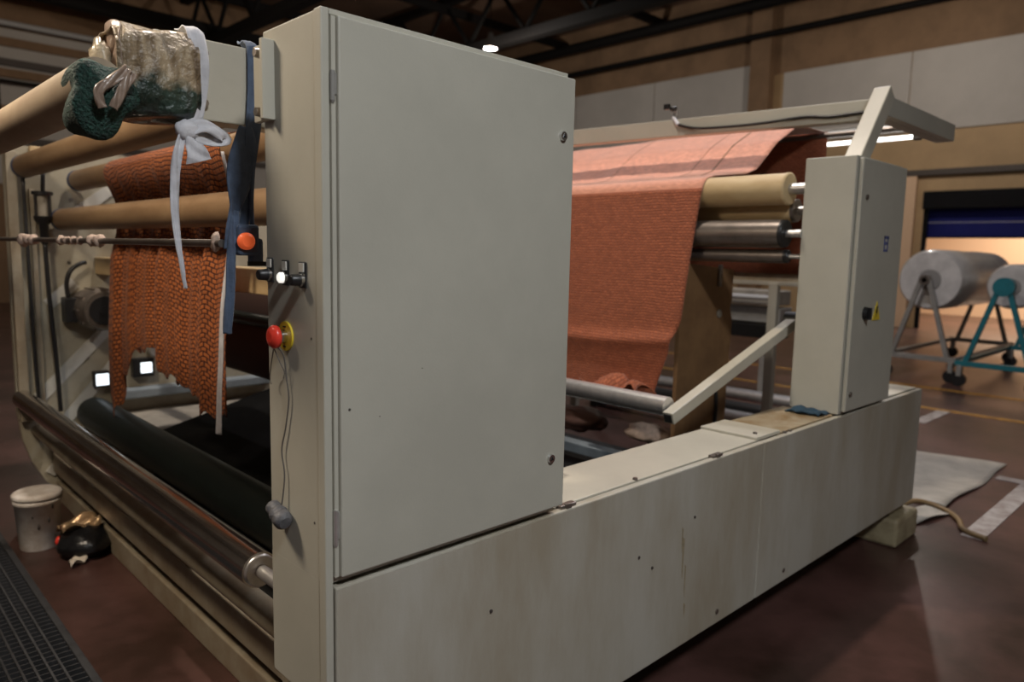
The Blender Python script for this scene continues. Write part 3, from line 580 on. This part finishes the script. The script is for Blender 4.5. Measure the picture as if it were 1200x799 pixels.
# ================================================================== FAR SIDE FRAME
fs = thing('far_side_frame', 'pebble-grey far side plate with pale diagonal light-stripe bars holding the roller ends', 'frame', (1.9, 5.45, 0))
pts = [(0.93, 2.26), (0.925, 0.60), (0.945, 0.42), (0.99, 0.27), (1.06, 0.13), (1.16, 0.04), (1.30, 0.0), (3.4, 0.0), (3.4, 1.9), (1.6, 2.26)]
MB().prism(pts, 'y', YF, YF+0.05).build('plate', 'farplate', fs)
MB().box(0.93, 0.985, 5.36, YF, 0.55, 2.22, 0.006).build('edge_channel', 'paint_dark', fs)
MB().box(1.045, 1.075, 5.385, YF, 0.62, 2.0, 0.004).build('edge_channel', 'paint_dark', fs)
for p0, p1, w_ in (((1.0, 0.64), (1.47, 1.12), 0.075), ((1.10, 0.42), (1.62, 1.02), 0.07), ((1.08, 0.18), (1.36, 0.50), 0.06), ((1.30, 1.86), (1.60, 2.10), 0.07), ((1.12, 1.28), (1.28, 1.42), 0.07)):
    MB().bar((p0[0], YF-0.006, p0[1]), (p1[0], YF-0.006, p1[1]), w_, 0.012, (0, 1, 0)).build('light_stripe_bar', 'stripe', fs)  # pale bars standing in for diagonal stripes of light on the plate
MB().tube([(1.01, 5.34, 2.06), (1.015, 5.34, 1.6), (1.02, 5.34, 1.0), (1.03, 5.34, 0.66), (1.05, 5.34, 0.50), (1.09, 5.35, 0.48)], 0.011, 8).build('cable', 'black', fs)
for x, z in ((1.28, 1.95), (1.25, 1.55), (1.33, 0.92)): MB().cyl((x, YF, z), (x, YF-0.01, z), 0.012, seg=8).build('bolt', 'gunmetal', fs)
MB().box(1.06, 1.20, 5.37, YF, 2.205, 2.26, 0.006).build('top_block', 'kraft_pale', fs)
lb = thing('oil_lubricator', 'black caged oil lubricator on a thin pipe by the far plate', 'lubricator', (1.105, 5.33, 1.78))
MB().cyl((1.105, 5.33, 1.965), (1.105, 5.33, 1.985), 0.058, seg=22).build('top_plate', 'black', lb)
MB().cyl((1.105, 5.33, 1.835), (1.105, 5.33, 1.965), 0.036, seg=22).build('oil_glass', 'tray', lb)
for k in range(4):
    a = k*math.pi/2+0.5
    MB().cyl((1.105+0.05*math.cos(a), 5.33+0.05*math.sin(a), 1.83), (1.105+0.05*math.cos(a), 5.33+0.05*math.sin(a), 1.97), 0.007, seg=8).build('cage_bar', 'black', lb)
MB().lathe((1.105, 5.33, 1.835), (1.105, 5.33, 1.66), [(0, 0.054), (0.15, 0.05), (0.3, 0.027), (0.9, 0.024), (1, 0.014)], 20).build('lower_cup', 'black', lb)
MB().tube([(1.115, 5.33, 2.10), (1.108, 5.33, 1.985)], 0.012, 8).tube([(1.105, 5.33, 1.68), (1.115, 5.33, 1.3), (1.135, 5.33, 0.9), (1.145, 5.34, 0.60)], 0.013, 8).build('pipe', 'black', lb)
mo = thing('drive_motor', 'round dark electric motor on the far plate under the beige beam', 'motor', (1.37, 5.25, 1.11))
MB().lathe((1.37, YF, 1.255), (1.37, 5.12, 1.255), [(0, 0.13), (0.2, 0.135), (0.75, 0.135), (0.8, 0.12), (1, 0.115)], 36).build('motor_body', 'gunmetal', mo)
for k in range(10):
    a = 2*math.pi*k/10; MB().bar((1.37+0.136*math.cos(a), 5.38, 1.255+0.136*math.sin(a)), (1.37+0.136*math.cos(a), 5.19, 1.255+0.136*math.sin(a)), 0.012, 0.012).build('cooling_fin', 'gunmetal', mo)
MB().cyl((1.37, 5.122, 1.255), (1.37, 5.11, 1.255), 0.09, seg=28).cyl((1.37, 5.112, 1.255), (1.37, 5.105, 1.255), 0.03, seg=18).build('fan_grille', 'black', mo)
MB().box(1.19, 1.255, 5.28, 5.40, 1.17, 1.33, 0.008).build('terminal_box', 'black', mo)
MB().tube([(1.22, 5.34, 1.33), (1.215, 5.34, 1.42), (1.24, 5.34, 1.50), (1.30, 5.34, 1.545), (1.33, 5.36, 1.55)], 0.014, 8).build('motor_cable', 'black', mo)
for i, (x, z, s_, lab) in enumerate(((1.40, 0.775, 0.048, 'glowing white square indicator left of the hanging fabric strand'), (1.665, 0.83, 0.058, 'glowing white square indicator in a black housing under the fabric hole'))):
    t = thing('square_indicator', lab, 'indicator', (x, 5.38, z-s_), 'square indicators')
    MB().box(x-s_*(1.0 if i == 0 else 1.25), x+s_*(0.95 if i == 0 else 1.1), 5.36, YF, z-s_*1.1, z+s_*1.15, 0.006).build('housing', 'black', t)
    q = s_*(0.80 if i == 0 else 0.62); MB().box(x-q+(0 if i == 0 else 0.012), x+q+(0 if i == 0 else 0.012), 5.352, 5.362, z-q, z+q, 0.003).build('lit_face', 'whitelit', t)
tag(MB().lathe((1.735, YF, 0.945), (1.735, 5.33, 0.945), [(0, 0.03), (0.6, 0.03), (0.65, 0.04), (1, 0.036)], 18).build('pipe_stub', 'alu'), 'short pale pipe stub behind the torn fabric edge', 'pipe')
tag(MB().box(1.46, 2.6, 5.30, YF, 0.63, 0.695, 0.01).build('shelf_bar', 'bluebar'), 'dark blue-grey bar on the far plate below the indicators', 'bar')

# ================================================================== RIGHT SIDE OF THE MACHINE
roller('guide_roller', 'pale guide roller under the pink fabric beside the column', 3.63, 2.025, 1.765, 5.30, 0.080, 'kraft_pale', 'kraft_pale', 0.082, 0.02, 0.028, 1.66, YF)
roller('guide_roller', 'pale wooden roller between the top roller and the steel roller', 3.76, 1.925, 1.78, 5.30, 0.062, 'kraft_pale', 'gunmetal', 0.06, 0.02, 0.022, 1.66, YF)
roller('steel_roller', 'dull steel roller below the pale rollers beside the column', 3.60, 1.800, 1.755, 5.30, 0.072, 'gunmetal', 'black', 0.07, 0.02, 0.02, 1.66, YF)
roller('steel_roller', 'thin dull steel roller lowest of the stack beside the column', 3.64, 1.686, 1.755, 5.30, 0.035, 'gunmetal', 'black', 0.034, 0.02, 0.012, 1.66, YF)
NE = 2.20
def wob(u): return 0.004*math.sin(23*u)+0.003*math.sin(57*u)
def websheet(u, v):
    # u along y , v from the front roller to the back bar
    y = NE+3.0*u
    if v < 0.18:
        an = math.pi*(1-0.5*v/0.18); return (3.63+0.086*math.cos(an), y, 2.025+0.086*math.sin(an))
    prof = [(0.18, (3.63, 2.111)), (0.40, (4.00, 2.150)), (0.48, (4.13, 2.19)), (0.62, (4.36, 2.37)), (0.80, (4.64, 2.515)), (1.0, (5.02, 2.522))]
    for (a, p), (b, q) in zip(prof, prof[1:]):
        if v <= b:
            k = (v-a)/(b-a); x = p[0]+(q[0]-p[0])*k; z = p[1]+(q[1]-p[1])*k; break
    return (x, y, z+wob(u)*math.sin(math.pi*v)+0.012*math.sin(5*u+1)*math.sin(math.pi*v))
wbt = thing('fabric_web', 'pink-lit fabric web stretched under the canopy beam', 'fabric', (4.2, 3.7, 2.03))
MB().sheet(websheet, 70, 40, su=3.0, sv=1.7).build('web_sheet', 'web_lit', wbt, thick=0.003)
for yy in (2.50, 2.66, 3.30):
    def seam(u, v, yy=yy):
        p = websheet((yy-NE)/3.0+0.002*(v-0.5), 0.20+0.79*u); return (p[0], p[1]-(0.008 if yy == 2.5 else 0.004)*(v-0.5)*2, p[2]+0.004)
    MB().sheet(seam, 40, 2).build('seam_line', 'brownboard', wbt, thick=0.001)
def hang(u, v):
    y0 = NE+3.0*u
    z = 2.045-1.205*v; k = v*v
    y = y0 + (1-u)**4*(0.10*v+0.22*max(0, v-0.6)**1.0*1.6)
    x = 3.541-0.06*v-0.02*math.sin(v*3)+0.010*math.sin(14*u+2)*v
    fold = 0.72+0.05*(1-u)*0.2
    x -= 0.028*math.exp(-((v-0.70-0.03*math.sin(u*6))/0.035)**2)
    x += 0.05*max(0, v-0.75)
    return (x, y, z)
tag(MB().sheet(hang, 90, 70, su=3.0, sv=1.2).build('hanging_fabric', 'web', thick=0.003), 'rust-brown fabric hanging from the pale roller down to the silver bar', 'fabric')
MB_ = MB().sheet(lambda u, v: (3.30+0.20*u+0.02*math.sin(9*v+3*u), 2.40+0.42*v+0.03*math.sin(7*u), 0.90+0.05*math.sin(5*u+8*v)+0.035*math.sin(13*v)-0.10*(u-0.5)**2), 18, 26, su=0.3, sv=0.5)
tag(MB_.build('bunched_fabric', 'web', thick=0.004), 'bunched rust fabric end above the silver bar', 'fabric')
tag(MB().sheet(lambda u, v: (5.02+0.01*math.sin(8*u), 2.18+3.0*u, 2.522-0.96*v), 30, 14, su=3.0, sv=1.05).build('back_fabric', 'web', thick=0.003), 'dark rust fabric hanging at the back behind the steel rollers', 'fabric')
tag(MB().cyl((5.02, 1.507, 2.50), (5.02, 5.36, 2.50), 0.018, seg=16).build('top_bar', 'gunmetal'), 'thin bar at the canopy back carrying the pink fabric', 'bar')
tag(MB().cyl((2.76, 1.83, 1.005), (2.76, 5.35, 1.005), 0.044, seg=28).build('dancer_bar', 'alu'), 'silver dancer bar lying below the hanging rust fabric', 'bar')
dn = thing('tension_lever', 'beige square swing arm sloping from the silver bar to the column', 'arm', (3.2, 1.80, 0.95))
MB().bar((2.71, 1.795, 0.965), (3.80, 1.755, 1.345), 0.055, 0.055, (0, 0, 1), 0.004).build('arm_tube', 'ledge', dn)
MB().bar((2.706, 1.795, 0.9635), (2.714, 1.795, 0.9665), 0.038, 0.038).build('open_end', 'pit', dn)
MB().cyl((3.80, 1.66, 1.345), (3.80, 1.80, 1.345), 0.05, seg=20).build('pivot', 'black', dn)
bb = thing('brown_side_board', 'brown board plate with hole and notch behind the hanging fabric', 'board', (3.95, 2.32, 0.7))
prof = [(3.57, 0.55), (4.10, 0.55), (4.13, 0.70), (4.13, 1.00), (4.15, 1.15), (4.15, 1.30), (4.12, 1.36), (4.14, 1.42), (4.14, 1.60), (3.57, 1.64)]
MB().prism(prof, 'y', 2.32, 2.345).build('board', 'brownboard', bb)
MB().cyl((3.99, 2.319, 1.335), (3.99, 2.312, 1.335), 0.025, seg=16).build('hole_plug', 'tray', bb)
MB().box(3.95, 3.98, 2.30, 2.32, 1.50, 1.63, 0.004).build('clip', 'gunmetal', bb)
MB().tube([(3.99, 2.31, 0.86), (3.985, 2.30, 0.75), (3.99, 2.31, 0.62)], 0.012, 8).build('cable', 'black', bb)
tag(MB().box(3.35, 3.44, 2.0, 5.36, 0.46, 0.52, 0.004).build('tray_bar', 'bluebar'), 'blue-grey bar in the pit behind the ledge, nearer the column', 'bar')
tag(MB().box(2.98, 3.12, 2.0, 5.36, 0.46, 0.52, 0.004).build('tray_bar', 'bluebar'), 'blue-grey bar in the pit behind the ledge, nearer the cabinet', 'bar')
tag(MB().box(1.3, 4.9, 1.74, 5.38, 0.02, 0.06).build('pit_tray', 'pit'), 'black tray at the bottom of the machine', 'tray')
for i, (x, y, z, r) in enumerate(((3.62, 3.10, 0.60, 0.13), (3.75, 2.62, 0.57, 0.10))):
    tag(MB().ball((x, y, z), r, (1, 1.6, 0.6), 3, 0.16).build('fabric_scrap', 'rag' if i else 'knit_dark'), ['dark rust crumpled fabric scrap in the machine pit', 'pale crumpled fabric scrap in the machine pit'][i], 'scrap')
rf = thing('rear_gantry', 'beige steel rear frame seen between the brown board and the column', 'frame', (6.0, 3.2, 0))
MB().box(6.0, 6.06, 2.3, 5.4, 1.545, 1.63, 0.004).build('top_rail', 'paint', rf)
MB().box(6.0, 6.06, 2.3, 5.4, 1.44, 1.475, 0.003).build('lower_rail', 'paint', rf)
MB().box(6.03, 6.05, 2.3, 5.4, 1.47, 1.55).build('rail_web', 'paint_dark', rf)
for y in (2.98, 5.2): MB().box(5.99, 6.05, y-0.04, y+0.04, 0, 1.46, 0.004).build('post', 'paint', rf)
bg = thing('rear_machine', 'low dark machine with pale rails standing far behind the rear frame', 'machine', (8.6, 4.6, 0))
for x, z0, z1, m in ((8.0, 1.13, 1.30, 'tray'), (8.05, 0.92, 1.10, 'greysteel'), (8.0, 0.74, 0.90, 'black')):
    MB().box(x, x+0.3, 3.9, 8.0, z0, z1, 0.01).build('housing_band', m, bg)
MB().cyl((7.9, 3.9, 1.22), (7.9, 8.0, 1.22), 0.03, seg=12).build('rail', 'palepipe', bg)
for y in (4.0, 5.6, 7.8): MB().box(8.05, 8.2, y, y+0.12, 0, 0.75).build('leg', 'greysteel', bg)
lr = thing('low_rails', 'pale low rails on the floor behind the machine base', 'rails', (6.4, 3.2, 0))
for x, z, m in ((6.75, 0.30, 'alu'), (6.5, 0.22, 'black'), (6.3, 0.17, 'alu')):
    MB().cyl((x, 2.5, z), (x, 5.2, z), 0.06, seg=16).build('rail', m, lr)
for y in (2.55, 5.05): MB().box(6.2, 6.85, y, y+0.08, 0, 0.15).build('rail_foot', 'black', lr)

# ================================================================== WRAPPED ROLLS ON STANDS
def stand(x0, x1, y, z, m, label, hub):
    t = thing('roll_stand', label, 'stand', (x0, y, 0), 'roll stands')
    for x in (x0, x1):
        MB().bar((x, y+0.05, z), (x, y+0.36, 0.34), 0.06, 0.06, (1, 0, 0)).build('leg', m, t)
        MB().bar((x, y-0.05, z), (x, y-0.36, 0.34), 0.06, 0.06, (1, 0, 0)).build('leg', m, t)
        MB().box(x-0.035, x+0.035, y-0.48, y+0.48, 0.28, 0.35, 0.004).build('base_rail', m, t)
        MB().cyl((x-0.05, y, z), (x+0.08, y, z), hub, seg=22).build('bearing_hub', m if hub > 0.1 else 'gunmetal', t)
        for yy in (-0.42, 0.42):
            MB().cyl((x-0.03, y+yy, 0.09), (x+0.03, y+yy, 0.09), 0.09, seg=16).build('caster', 'black', t)
            MB().box(x-0.045, x+0.045, y+yy-0.03, y+yy+0.03, 0.14, 0.29, 0.004).build('caster_fork', 'greysteel', t)
    for yy in (-0.45, 0.45): MB().box(x0, x1, y+yy-0.03, y+yy+0.03, 0.285, 0.345, 0.004).build('side_rail', m, t)
    return t
def wrapped_roll(x0, x1, y, z, r, label):
    t = thing('wrapped_roll', label, 'roll', ((x0+x1)/2, y, z-r), 'wrapped rolls')
    MB().lathe((x0, y, z), (x1, y, z), [(0, r*0.93), (0.02, r), (0.3, r*1.01), (0.5, r*0.985), (0.75, r*1.01), (0.98, r), (1, r*0.93)], 40).build('wrapped_body', 'wrap', t)
    MB().cyl((x0-0.02, y, z), (x0+0.01, y, z), r*0.34, seg=24).build('core_end', 'core', t)
    MB().cyl((x0-0.25, y, z), (x1+0.25, y, z), 0.035, seg=14).build('core_shaft', 'gunmetal', t)
stand(11.4, 14.6, 3.42, 1.41, 'greysteel', 'grey A-frame roll stand carrying the larger white wrapped roll', 0.07)
wrapped_roll(11.6, 14.4, 3.42, 1.41, 0.43, 'large white film-wrapped roll on the grey stand')
stand(11.2, 14.0, 2.42, 1.36, 'teal', 'teal A-frame roll stand at the right edge carrying a white roll', 0.125)
wrapped_roll(11.6, 13.8, 2.42, 1.36, 0.30, 'smaller white film-wrapped roll on the teal stand')

# ================================================================== FLOOR ITEMS
tag(MB().box(10.65, 10.77, -3, 9, 0, 0.004).build('floor_line', 'yline'), 'yellow floor line nearer the roll stands', 'floor marking')
tag(MB().box(9.15, 9.27, -3, 9, 0, 0.004).build('floor_line', 'yline'), 'yellow floor line nearer the machine base', 'floor marking')
tag(MB().box(8.3, 9.15, 2.37, 2.50, 0, 0.004).build('floor_line', 'wline'), 'short white floor mark beside the end of machine base', 'floor marking')
tag(MB().box(5.05, 6.6, 1.07, 1.19, 0, 0.004).build('floor_line', 'wline'), 'white floor line beside the pale sheet at the right', 'floor marking')
tag(MB().box(6.6, 6.72, -2.0, 1.36, 0, 0.004).build('floor_line', 'wline'), 'white floor line running from the pale sheet corner to the right edge', 'floor marking')
tag(MB().sheet(lambda u, v: (5.50+1.5*u+0.1*(1-v)*u, 1.40+0.72*v-0.02*u+0.015*math.sin(9*u), 0.012+0.008*math.sin(7*u+4*v)+0.010*math.exp(-8*u)*(1+math.sin(15*v))), 30, 16).build('floor_sheet', 'sheetfloor', thick=0.006), 'pale crumpled sheet lying on the floor beyond the machine base', 'sheet')
tag(MB().tube([(4.86, 1.60, 0.10), (5.15, 1.62, 0.03), (5.38, 1.55, 0.05), (5.45, 1.40, 0.018), (5.30, 1.27, 0.018), (5.12, 1.19, 0.018), (5.05, 1.05, 0.018)], 0.017, 10).build('floor_hose', 'hose'), 'brown hose lying on the floor in front of the pale sheet', 'hose')
tag(MB().sheet(lambda u, v: (4.98+0.42*u, 1.44+0.16*v-0.1*u, 0.01+0.02*math.sin(3*u+2*v)**2), 14, 8).build('plastic_strip', 'sheetfloor', thick=0.004), 'narrow pale plastic strip on the floor beside the machine foot', 'sheet')
bu = thing('bucket', 'white plastic bucket with lid standing beside the floor beam', 'bucket', (0.855, 4.62, 0))
MB().lathe((0.855, 4.62, 0), (0.855, 4.62, 0.30), [(0, 0.092), (0.03, 0.096), (0.85, 0.112), (0.86, 0.118), (0.92, 0.118), (0.93, 0.113), (1, 0.114)], 36).build('pail', 'bucket', bu)
MB().lathe((0.855, 4.62, 0.292), (0.855, 4.62, 0.318), [(0, 0.121), (0.55, 0.121), (0.75, 0.116), (1, 0.104)], 36).build('lid', 'bucket', bu)
for k, (a, z, s_) in enumerate(((-1.1, 0.24, 0.010), (-1.3, 0.17, 0.012), (-1.75, 0.14, 0.014), (-2.0, 0.20, 0.008))):
    r = 0.099+0.0135*z/0.26
    MB().ball((0.855+r*math.cos(a), 4.62+r*math.sin(a), z), s_, (0.5, 0.5, 1.2), 2, 0.2).build('stain', 'chipmark', bu)
bgb = thing('black_bag', 'crumpled black bag with shiny brown foil on top beside bucket', 'bag', (1.0, 4.35, 0))
MB().ball((1.01, 4.36, 0.065), 0.15, (0.85, 1.1, 0.58), 3, 0.10).build('bag_body', 'bag', bgb)
MB().sheet(lambda u, v: (0.90+0.20*u, 4.30+0.16*v+0.05*u, 0.155+0.025*math.sin(6*u+5*v)+0.02*math.sin(11*v)), 14, 12).build('foil', 'foil', bgb, thick=0.004)
MB().ball((0.90, 4.38, 0.09), 0.022, (1, 1, 1.2), 2, 0.2).build('red_bit', 'red', bgb)
tag(MB().sheet(lambda u, v: (0.90+0.085*u, 4.16+0.06*v+0.03*u, 0.012+0.03*abs(math.sin(4*u+3*v))), 10, 8).build('torn_paper', 'paper', thick=0.003), 'small torn paper scrap on the floor in front of the black bag', 'paper')
# floor grating
gr = thing('floor_grating', 'grey steel floor grating panel at the lower left', 'grating', (0.2, 3.4, 0))
GX0, GX1, GY0, GY1 = -0.75, 0.72, 1.2, 5.2
MB().box(GX0, GX1, GY0, GY1, 0.0, 0.004).build('pit_plate', 'pit', gr)
f = MB(); f.box(GX1-0.03, GX1, GY0, GY1, 0, 0.03, 0.003); f.box(GX0, GX0+0.03, GY0, GY1, 0, 0.03, 0.003); f.box(GX0, GX1, GY0, GY0+0.03, 0, 0.03); f.box(GX0, GX1, GY1-0.03, GY1, 0, 0.03)
f.build('frame', 'grate', gr)
b0 = None
for i in range(int((GX1-GX0-0.06)/0.042)):
    x = GX0+0.04+i*0.042
    if b0 is None: b0 = MB().box(-0.004, 0.004, GY0+0.03-3.4, GY1-0.03-3.4, 0.004, 0.028).build('grating_bar', 'grate', gr, at=(x, 3.4, 0))
    else: link_copy(b0, (x, 3.4, 0), gr)
b0 = None
for i in range(int((GY1-GY0-0.06)/0.042)):
    y = GY0+0.05+i*0.042
    if b0 is None: b0 = MB().box(GX0+0.03, GX1-0.03, -0.003, 0.003, 0.006, 0.024).build('cross_bar', 'grate', gr, at=(0, y, 0))
    else: link_copy(b0, (0, y, 0), gr)
